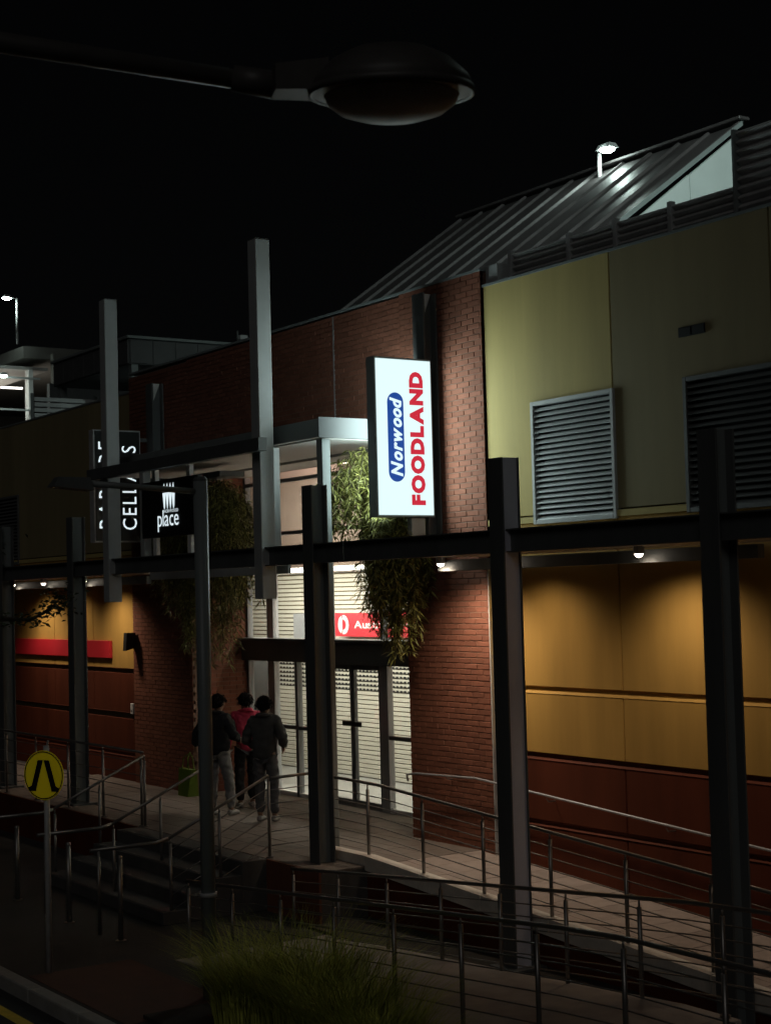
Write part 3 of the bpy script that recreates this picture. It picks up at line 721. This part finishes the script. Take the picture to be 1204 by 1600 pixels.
# bollards along the footpath
def bollard(x, y, lb):
    t = thing('bollard', lb, 'bollard', (x, y, 0), 'slim steel bollards at the foot of the steps')
    tube('shaft', M['stain'], t, [(x, y, 0), (x, y, .88)], .028, 10)
    MB().lathe([(.03, .88), (.03, .905), (.02, .915), (.001, .917)], (x, y, 0), n=10).build('cap', M['stain'], t, smooth=True)
    MB().lathe([(.06, 0), (.06, .01), (.03, .012)], (x, y, .001), n=12).build('flange', M['stain'], t)
bollard(-17.5, 7.25, 'slim steel bollard between the pedestrian sign and the next bollard')
bollard(-16.2, 7.3, 'slim steel bollard standing closest to the grey street pole')
bollard(-19.25, 7.3, 'slim steel bollard behind the pole of the pedestrian sign')

# ================================================================== SMALL WALL THINGS
sp2 = thing('wall_speaker', 'small dark wall speaker on a white bracket at the brick corner', 'speaker', (-24.95, 11.5, 2.9))
box('bracket', M['white'], sp2, -25.06, -24.93, 11.49, YB-.002, 2.93, 3.1, .005)
MB().hexa([(-24.93, 11.36, 2.82), (-24.81, 11.36, 2.82), (-24.81, 11.52, 2.86), (-24.93, 11.52, 2.86)], [(-24.93, 11.38, 3.12), (-24.81, 11.38, 3.12), (-24.81, 11.54, 3.12), (-24.93, 11.54, 3.12)]).build('housing', M['blk'], sp2)
ic = thing('intercom', 'small white intercom box on the wall corner', 'intercom', (-25.05, 11.57, 1.8))
box('case', M['white'], ic, -25.09, -25.0, 11.55, YW-.002, 1.74, 1.92, .005)
box('button', M['blk'], ic, -25.06, -25.03, 11.545, 11.549, 1.78, 1.81)

# ================================================================== HANGING VINES, GRASS, TREE
def leaf(mb, p, d, L, w):
    d = d.normalized(); s = d.cross(Vector((0, 0, 1)));
    if s.length < .05: s = Vector((1, 0, 0))
    s.normalize(); a = random.uniform(-1, 1); nn = s.cross(d); s = (s*math.cos(a)+nn*math.sin(a))
    m_ = p+d*L*.45; tip = p+d*L+Vector((0, 0, -L*.18))
    mb.add([p, m_+s*w, tip, m_-s*w, m_-nn*w*.35], [(0, 1, 4), (1, 2, 4), (2, 3, 4), (3, 0, 4)])
def vine(label, cx, cy, wx, wy, ztop, zbot, n, group='hanging vines beside the entrance', short=None):
    t = thing('hanging_vine', label, 'plant', (cx, cy, zbot), group)
    fo, stm = MB(), MB()
    rows_ = [(cx, cy, wx, wy, ztop, zbot)]*n
    if short: rows_ = rows_+[short[:6]]*short[6]
    for cx, cy, wx, wy, ztop, zbot in rows_:
        a = random.random()*math.pi*2; r = math.sqrt(random.random())
        x, y = cx+math.cos(a)*r*wx, cy+math.sin(a)*r*wy
        zt = ztop-random.random()*.25-.35*r*r; L = (zt-zbot)*random.uniform(.25, 1)*(1-.45*r*r)
        px, py, pz = x, y, zt; ph = random.random()*6
        m_ = max(4, int(L/.05)); ox, oy = math.cos(a)*.10*r, math.sin(a)*.10*r
        pts = []
        for j in range(m_+1):
            f = j/m_
            p = Vector((px+ox*math.sin(f*1.6)*2+.03*math.sin(ph+f*7), py+oy*math.sin(f*1.6)*2+.03*math.cos(ph+f*6), pz-L*f)); pts.append(p)
            for q_ in range(4):
                b = random.random()*6.28
                leaf(fo, p, Vector((math.cos(b), math.sin(b), random.uniform(-1.4, .1))), random.uniform(.08, .19), random.uniform(.006, .012))
        stm.tube(pts[::2] if len(pts) > 3 else pts, .004, 3, caps=False)
    fo.build('foliage', M['leaf'], t, kind='stuff'); stm.build('stem', M['stem'], t, kind='stuff')
    cx, cy, wx, wy, ztop, zbot = rows_[0]
    box('planter', M['steel'], t, cx-wx*.8, cx+wx*.8, cy-wy*.5, cy+wy*.5, ztop-.1, ztop-.02, .01)
    return t
vine('bushy hanging vine lit by the white lightbox', -16.36, 11.1, .19, .28, 5.2, 2.7, 190, short=(-16.95, 11.0, .52, .42, 5.55, 4.15, 100))
vine('long dim hanging vine beside the place sign', -20.95, 10.9, 1.05, .42, 5.5, 2.5, 210)

gr = MB()
def blade(mb, p, d, L, w):
    s = d.cross(Vector((0, 0, 1))).normalized()*w; pts = []
    for j in range(4):
        f = j/3; pts.append(p+d*(L*.5*f*f)+Vector((0, 0, L*(f-.38*f*f))))
    vs = []
    for j, q_ in enumerate(pts): k = 1-j/3*.95; vs += [q_-s*k, q_+s*k]
    mb.add(vs, [(0, 1, 3, 2), (2, 3, 5, 4), (4, 5, 7, 6)])
for cx, cy, n, L0, sp0 in ((-12.6, 6.75, 350, .6, .2), (-12.2, 6.7, 1000, .8, .32), (-11.65, 6.9, 1200, .9, .34), (-11.0, 6.8, 1200, .85, .36), (-10.4, 6.75, 1000, .72, .33), (-9.9, 6.6, 700, .55, .3), (-9.3, 6.65, 300, .45, .3), (-8.8, 6.7, 260, .42, .3)):
    for i in range(n):
        a = random.random()*6.28; r = math.sqrt(random.random())*sp0
        b = a+random.uniform(-.8, .8)
        blade(gr, Vector((cx+math.cos(a)*r, cy+math.sin(a)*r, .03)), Vector((math.cos(b), math.sin(b), 0)), L0*1.35*random.uniform(.55, 1.25), random.uniform(.0035, .0075))
g = gr.build('grass', M['grassm'], kind='stuff'); g['label'] = 'dark ornamental grass tufts in front of the railing'

tr = thing('small_tree', 'dark leafy branch reaching in front of the red banner', 'tree', (-23.4, 7.6, 0))
tube('trunk', M['bark'], tr, [(-23.4, 7.6, 0), (-23.45, 7.6, 1.6), (-23.3, 7.65, 2.9), (-23.35, 7.6, 4.3)], [.11, .085, .07, .04], 9)
bp_ = [(-23.3, 7.65, 2.9), (-22.2, 7.75, 3.35), (-21.0, 7.8, 3.46), (-19.9, 7.8, 3.46), (-19.3, 7.8, 3.6), (-18.9, 7.8, 3.74)]
tube('branch', M['bark'], tr, bp_, [.05, .04, .03, .02, .014, .008], 7)
cr = MB()
bv = [Vector(p) for p in bp_]
for i in range(330):
    s = random.uniform(1.2, 4.99); k = int(s); p = bv[k].lerp(bv[k+1], s-k)+Vector((random.gauss(0, .05), random.gauss(0, .05), random.gauss(0, .05)))
    b = random.random()*6.28; leaf(cr, p, Vector((math.cos(b), math.sin(b), random.uniform(-.6, .6))), random.uniform(.05, .10), random.uniform(.015, .028))
for i in range(110):
    p = Vector((-19.0+random.gauss(0, .16), 7.8+random.gauss(0, .12), 3.68+random.gauss(0, .12)))
    b = random.random()*6.28; leaf(cr, p, Vector((math.cos(b), math.sin(b), random.uniform(-.6, .6))), random.uniform(.05, .11), random.uniform(.015, .028))
for i in range(900):
    p = Vector((-23.5+random.gauss(0, .5), 7.5+random.gauss(0, .5), 4.3+random.gauss(0, .4)))
    b = random.random()*6.28; leaf(cr, p, Vector((math.cos(b), math.sin(b), random.uniform(-.6, .6))), random.uniform(.05, .11), random.uniform(.015, .028))
cr.build('crown', M['dleaf'], tr, kind='stuff')

# ================================================================== ROOF LAMPS AND CAR PARK
def rooflamp(x, y, z0, z1, label, dx, dy, pw, target, spot=150):
    t = thing('roof_lamp', label, 'lamp', (x, y, z0), 'pole lamps on the roof car park')
    tube('pole', M['galv'], t, [(x, y, z0), (x, y, z1)], .035, 10)
    tube('arm', M['galv'], t, [(x, y, z1-.02), (x+dx*.7, y+dy*.7, z1+.0)], .022, 8)
    c = Vector((x+dx, y+dy, z1))
    MB().hexa([c+Vector(v) for v in ((-.17, -.1, -.03), (.17, -.1, -.03), (.17, .1, -.03), (-.17, .1, -.03))], [c+Vector(v) for v in ((-.13, -.07, .05), (.13, -.07, .05), (.13, .07, .05), (-.13, .07, .05))]).build('head', M['lgrey'], t)
    MB().lathe([(.001, -.06), (.07, -.05), (.12, -.02), (.125, .0)], c+Vector((0, 0, -.03)), n=14).build('lens', M['flood'], t)
    light('roof_lamp_light', 'SPOT', c+Vector((0, 0, -.08)), pw, (.80, 1, .93), t, target, spot_size=R(spot), spot_blend=.5, shadow_soft_size=.08)
    return t
rooflamp(-19.27, 17.3, 9.9, 10.73, 'bright white pole lamp standing on the metal roof ridge', .28, -.08, 34, (-18.9, 15.5, 8.2), 165)
rooflamp(-9.7, 13.2, 6.9, 12.0, 'bright white pole lamp lighting the pale gable', -.3, -.1, 3200, (-16.6, 15.9, 8.8), 58)
cp = thing('car_park', 'open concrete car park deck with a lit soffit and grey columns', 'car park', (-47, 18, 0))
box('roof_slab', M['park'], cp, -60, -45.3, 17.6, 34, 10.95, 11.3)
box('roof_parapet', M['park'], cp, -45.3, -45.1, 18.45, 34, 10.2, 11.1)
box('soffit_lining', M['soffit'], cp, -60, -45.4, 14.0, 18.4, 10.6, 10.7)
box('deck_slab', M['park'], cp, -60, -45, 10, 34, 8.3, 8.6)
box('deck_edge', M['plant'], cp, -45.0, -44.8, 18.2, 30, 8.3, 10.15)
box('back_wall', M['park'], cp, -60, -59.7, 10, 34, 8.6, 10.9)
for y in (16.65, 17.75): box('column', M['white'], cp, -45.6, -45.3, y, y+.14, 8.6, 10.6)
box('rail', M['lgrey'], cp, -45.3, -45.25, 14, 18.1, 9.35, 9.4)
box('rail', M['lgrey'], cp, -45.3, -45.25, 14, 18.1, 10.3, 10.36)
box('tube_light', M['tube'], cp, -45.5, -45.4, 16.95, 17.6, 10.02, 10.07)
box('tube_light', M['tube'], cp, -50, -47.5, 17.4, 17.5, 10.55, 10.59)
light('car_park_lamp', 'AREA', (-48.5, 16.6, 9.2), 60, (1, .92, .8), cp, (-49, 16.6, 20), shape='RECTANGLE', size=3, size_y=2)
light('car_park_lamp', 'AREA', (-47.5, 16, 10.5), 40, (1, .95, .85), cp, (-47.5, 16, 0), shape='RECTANGLE', size=3, size_y=2)
rooflamp(-45.0, 17.3, 11.3, 12.66, 'bright greenish pole lamp on top of the car park deck', .05, -.33, 60, (-45, 16, 10))
rooflamp(-45.0, 16.2, 8.6, 10.35, 'bright white lamp under the lit car park soffit', .1, .6, 40, (-44, 17, 8))
lr = thing('lift_room', 'dark ribbed plant room block on the roof beside the tall dim tube', 'plant room', (-32, 15.5, 8.5))
box('body', M['plant'], lr, -34.3, -30.25, 14.05, 17.2, 8.55, 9.08)
for i in range(6): box('cladding_panel', M['plant'], lr, -30.25, -30.22, 14.06+.52*i, 14.56+.52*i, 8.57, 9.06, .006)
for i in range(7): box('cladding_panel', M['plant'], lr, -34.25+.57*i, -33.7+.57*i, 14.02, 14.05, 8.57, 9.06, .006)
box('roof_edge', M['grey'], lr, -34.35, -30.18, 13.98, 17.25, 9.08, 9.14, .005)
box('leg', M['grey'], lr, -30.42, -30.27, 14.1, 14.25, 6.9, 8.55); box('leg', M['grey'], lr, -30.42, -30.27, 17, 17.15, 6.9, 8.55); box('leg', M['grey'], lr, -34.2, -34.05, 14.1, 14.25, 6.9, 8.55)
sv = thing('roof_camera', 'small camera on a short stalk at the plant room corner', 'camera', (-30.2, 16.65, 9.14))
tube('stalk', M['steel'], sv, [(-30.25, 16.6, 9.14), (-30.25, 16.6, 9.42)], .02, 8)
MB().bbox(-30.3, -30.15, 16.62, 16.8, 9.22, 9.32, .012).build('housing', M['lgrey'], sv)
ms = thing('ventilation_screen', 'grey green slatted screen on the roof behind the dark wall', 'screen', (-33, 13.8, 7))
for i in range(9): box('slat', M['louvre'], ms, -33.02, -32.98, 13.05, 15.8, 7.1+.118*i, 7.19+.118*i, .005)
for y in (13.02, 14.5, 15.8): box('post', M['grey'], ms, -33.06, -33.025, y-.03, y+.03, 6.9, 8.22)

# ================================================================== PEOPLE
def skinned(name, vs, es, rad, m, parent, sub=2, root=0, fold=0):
    me = bpy.data.meshes.new(name); me.from_pydata([tuple(v) for v in vs], es, [])
    ob = bpy.data.objects.new(name, me); COL.objects.link(ob)
    bpy.context.view_layer.objects.active = ob
    ob.modifiers.new('skin', 'SKIN'); 
    if not me.skin_vertices: 
        bm = bmesh.new(); bm.from_mesh(me); bm.verts.layers.skin.verify(); bm.to_mesh(me); bm.free()
    for i, sv_ in enumerate(me.skin_vertices[0].data):
        r = rad[i]; sv_.radius = r if isinstance(r, tuple) else (r, r); sv_.use_root = (i == root)
    s = ob.modifiers.new('sub', 'SUBSURF'); s.levels = sub; s.render_levels = sub
    dg = bpy.context.evaluated_depsgraph_get(); m2 = bpy.data.meshes.new_from_object(ob.evaluated_get(dg))
    bpy.data.objects.remove(ob)
    if fold:
        ofs = Vector((random.random()*50, random.random()*50, 0))
        nn = [v.normal.copy() for v in m2.vertices]
        for v, nv in zip(m2.vertices, nn):
            q_ = Vector((v.co.x*9, v.co.y*9, v.co.z*16))+ofs
            v.co += nv*fold*(mnoise.noise(q_)+.6*mnoise.noise(q_*2.3))
    for p in m2.polygons: p.use_smooth = True
    m2.materials.clear(); m2.materials.append(m); m2.name = name
    o2 = bpy.data.objects.new(name, m2); COL.objects.link(o2); o2.parent = parent
    return o2
def person(label, x, y, yaw, H, jm, tm, arms, hair_long=0, legs=((-.1, 0), (.1, .05)), bulk=1.0):
    t = thing('person', label, 'person', (x, y, ZL+.002), 'people waiting at the entrance')
    t.rotation_euler = (0, 0, yaw); k = H/1.70
    S = lambda v: Vector(v)*k
    def add(L, v, r): L[0].append(S(v)); L[2].append((r[0]*k, r[1]*k) if isinstance(r, tuple) else r*k); return len(L[0])-1
    # one continuous body
    B = ([], [], [])
    pv_ = add(B, (0, 0, .93), (.14, .10)); wa = add(B, (0, 0, 1.08), (.125, .09)); ch = add(B, (0, .0, 1.27), (.145, .10)); nb = add(B, (0, -.01, 1.42), (.065, .06))
    ne = add(B, (0, .0, 1.48), .052); h1 = add(B, (0, .025, 1.53), (.066, .075)); h2 = add(B, (0, .015, 1.60), (.078, .092)); h3 = add(B, (0, .005, 1.665), (.06, .075))
    no = add(B, (0, .125, 1.575), .013)
    B[1].extend([(pv_, wa), (wa, ch), (ch, nb), (nb, ne), (ne, h1), (h1, h2), (h2, h3), (h2, no)])
    J = ([], [], [])
    j0 = add(J, (0, 0, .80), (.165*bulk, .125*bulk)); j1 = add(J, (0, 0, 1.0), (.155*bulk, .12*bulk)); j2 = add(J, (0, -.01, 1.28), (.165*bulk, .125*bulk)); j3 = add(J, (0, -.015, 1.42), (.09, .08)); j4 = add(J, (0, -.01, 1.47), (.07, .07))
    J[1].extend([(j0, j1), (j1, j2), (j2, j3), (j3, j4)])
    for s, (el, wr_) in zip((-1, 1), arms):
        sh_ = (s*.175, -.005, 1.385)
        a = add(B, sh_, .05); b = add(B, el, .042); c = add(B, wr_, .028)
        d = (Vector(wr_)-Vector(el)).normalized(); pm = Vector(wr_)+d*.075; p_ = add(B, pm, (.034, .02))
        B[1].extend([(ch, a), (a, b), (b, c), (c, p_)])
        side = d.cross(Vector((s, 0, 0))); side = side.normalized() if side.length > .1 else Vector((0, 1, 0))
        for q_, ln in ((-.03, .062), (-.01, .075), (.01, .07), (.03, .055)):
            f1 = add(B, pm+side*q_+d*ln*.55, .0095); f2 = add(B, pm+side*q_*1.1+d*ln+Vector((-s*.018, 0, 0)), .008); B[1].extend([(p_, f1), (f1, f2)])
        th = add(B, Vector(wr_)+d*.05+side*.045, .011); th2 = add(B, Vector(wr_)+d*.085+side*.06, .009); B[1].extend([(c, th), (th, th2)])
        a = add(J, sh_, .075*bulk); b = add(J, el, .066*bulk); c = add(J, Vector(wr_)-d*.02, .048*bulk); J[1].extend([(j2, a), (a, b), (b, c)])
    T = ([], [], []); t0 = add(T, (0, 0, .95), (.14, .105))
    for lx, ly in legs:
        s = 1 if lx > 0 else -1
        a = add(B, (s*.09, 0, .86), .085); b = add(B, (lx, ly*.6+.02, .48), .055); c = add(B, (lx, ly, .09), .036); e = add(B, (lx, ly+.12, .04), (.035, .03))
        B[1].extend([(pv_, a), (a, b), (b, c), (c, e)])
        a = add(T, (s*.09, 0, .84), .10); b = add(T, (lx, ly*.6+.02, .48), .078); c = add(T, (lx, ly, .11), .066); T[1].extend([(t0, a), (a, b), (b, c)])
    bo = skinned('body', *B, M['skin'], t)
    skinned('jacket', *J, M[jm], t, 3, 0, .022); skinned('trousers', *T, M[tm], t, 3, 0, .016)
    co = ([], [], []); ring_ = [(.105*math.cos(a_), -.02+.085*math.sin(a_), 1.445-.02*math.sin(a_)) for a_ in [2*math.pi*i/10 for i in range(10)]]
    skinned('collar', [S(c) for c in ring_], [(i, (i+1) % 10) for i in range(10)], [.032*k]*10, M[jm], t, 2, 0, .01)
    for lx, ly in legs:
        skinned('shoe', [S((lx, ly-.06, .05)), S((lx, ly+.06, .05)), S((lx, ly+.17, .035))], [(0, 1), (1, 2)], [(.045*k, .048*k), (.046*k, .045*k), (.036*k, .03*k)], M['shoe'], t)
    # hair: a cap over the skull with a ragged rim
    hm_ = MB(); rows, n = 7, 18; vs, fs_h = [], []
    for i in range(rows):
        ph = math.pi*.66*i/(rows-1)
        for j in range(n):
            a = 2*math.pi*j/n; back = -math.sin(a)
            drop = ph*(1+.18*back) if back > -.3 else min(ph, math.pi*.40)
            rr = 1+random.uniform(-.03, .05)
            z = 1.605+.115*math.cos(drop)*rr-(hair_long*.16 if (i == rows-1 and back > 0) else 0)
            vs.append(S((.105*math.sin(drop)*math.cos(a)*rr, -.006+.118*math.sin(drop)*math.sin(a)*rr, z)))
    for i in range(rows-1):
        for j in range(n): fs_h.append((i*n+j, i*n+(j+1) % n, (i+1)*n+(j+1) % n, (i+1)*n+j))
    hm_ = MB(); hm_.add(vs, fs_h)
    for i in range(420):
        v0 = vs[random.randrange(n*(rows-1))]; o_ = v0-S((0, -.006, 1.58)); dn = (Vector((0, -.15, -1.0))+o_.normalized()*.55+Vector((random.gauss(0, .3), random.gauss(0, .3), random.gauss(0, .2))))
        leaf(hm_, v0+o_*.02, dn, random.uniform(.03, .06)*k, .006)
    vs, fs_h = hm_.v, hm_.f
    me = bpy.data.meshes.new('hair'); me.from_pydata([tuple(v) for v in vs], [], fs_h)
    for p in me.polygons: p.use_smooth = True
    me.materials.append(M['hair']); ho = bpy.data.objects.new('hair', me); COL.objects.link(ho); ho.parent = t
    for s in (-1, 1):
        for nm, c, r_, mm in (('ear', (s*.083, .0, 1.58), (.012, .022, .033), 'skin'), ('eye', (s*.032, .098, 1.60), (.013, .008, .009), 'blk')):
            bm = bmesh.new(); bmesh.ops.create_uvsphere(bm, u_segments=10, v_segments=6, radius=1)
            for v_ in bm.verts: v_.co = S((c[0]+v_.co.x*r_[0], c[1]+v_.co.y*r_[1], c[2]+v_.co.z*r_[2]))
            me = bpy.data.meshes.new(nm); bm.to_mesh(me); bm.free(); me.materials.append(M[mm])
            eo = bpy.data.objects.new(nm, me); COL.objects.link(eo); eo.parent = t
    bm = bmesh.new(); bmesh.ops.create_uvsphere(bm, u_segments=10, v_segments=6, radius=1)
    for v_ in bm.verts: v_.co = S((v_.co.x*.024, .098+v_.co.y*.006, 1.538+v_.co.z*.006))
    me = bpy.data.meshes.new('mouth'); bm.to_mesh(me); bm.free(); me.materials.append(M['redtop']); eo = bpy.data.objects.new('mouth', me); COL.objects.link(eo); eo.parent = t
    return t
down = lambda s, f=.02: ((s*.25, -.02, 1.12), (s*.27, f, .88))
person('person in a baggy grey jacket with hands in front facing the doors', -19.25, 10.85, R(40), 1.70, 'jackg', 'djeans',
       (((-.28, -.03, 1.13), (-.2, .17, 1.0)), ((.29, -.04, 1.13), (.21, .16, 1.0))), 0, ((-.09, 0), (.11, .02)), 1.12)
person('person in a bright red top standing between two others', -20.7, 11.35, R(75), 1.66, 'redtop', 'jackb', (down(-1), ((.26, .0, 1.12), (.18, .2, 1.05))))
p3 = person('person in a black jacket and pale trousers carrying a green bag', -20.22, 10.65, R(20), 1.70, 'jackb', 'jeans',
       (((-.36, -.05, 1.17), (-.47, .02, .93)), ((.3, -.02, 1.13), (.22, .2, 1.08))), .0, ((-.1, -.06), (.12, .1)), 1.15)
bg_ = thing('shopping_bag', 'yellow green shopping bag hanging from a hand behind the grey pole', 'bag', (-20.76, 10.44, .86))
MB().hexa([(-20.92, 10.35, .86), (-20.62, 10.35, .86), (-20.62, 10.53, .86), (-20.92, 10.53, .86)], [(-20.98, 10.40, 1.24), (-20.58, 10.40, 1.24), (-20.58, 10.48, 1.24), (-20.98, 10.48, 1.24)]).build('sack', M['bagm'], bg_)
for y in (10.40, 10.48):
    tube('strap', M['bagm'], bg_, [(-20.88, y, 1.23), (-20.82, y, 1.40), (-20.74, 10.46, 1.47), (-20.7, y, 1.40), (-20.66, y, 1.23)], .008, 6)
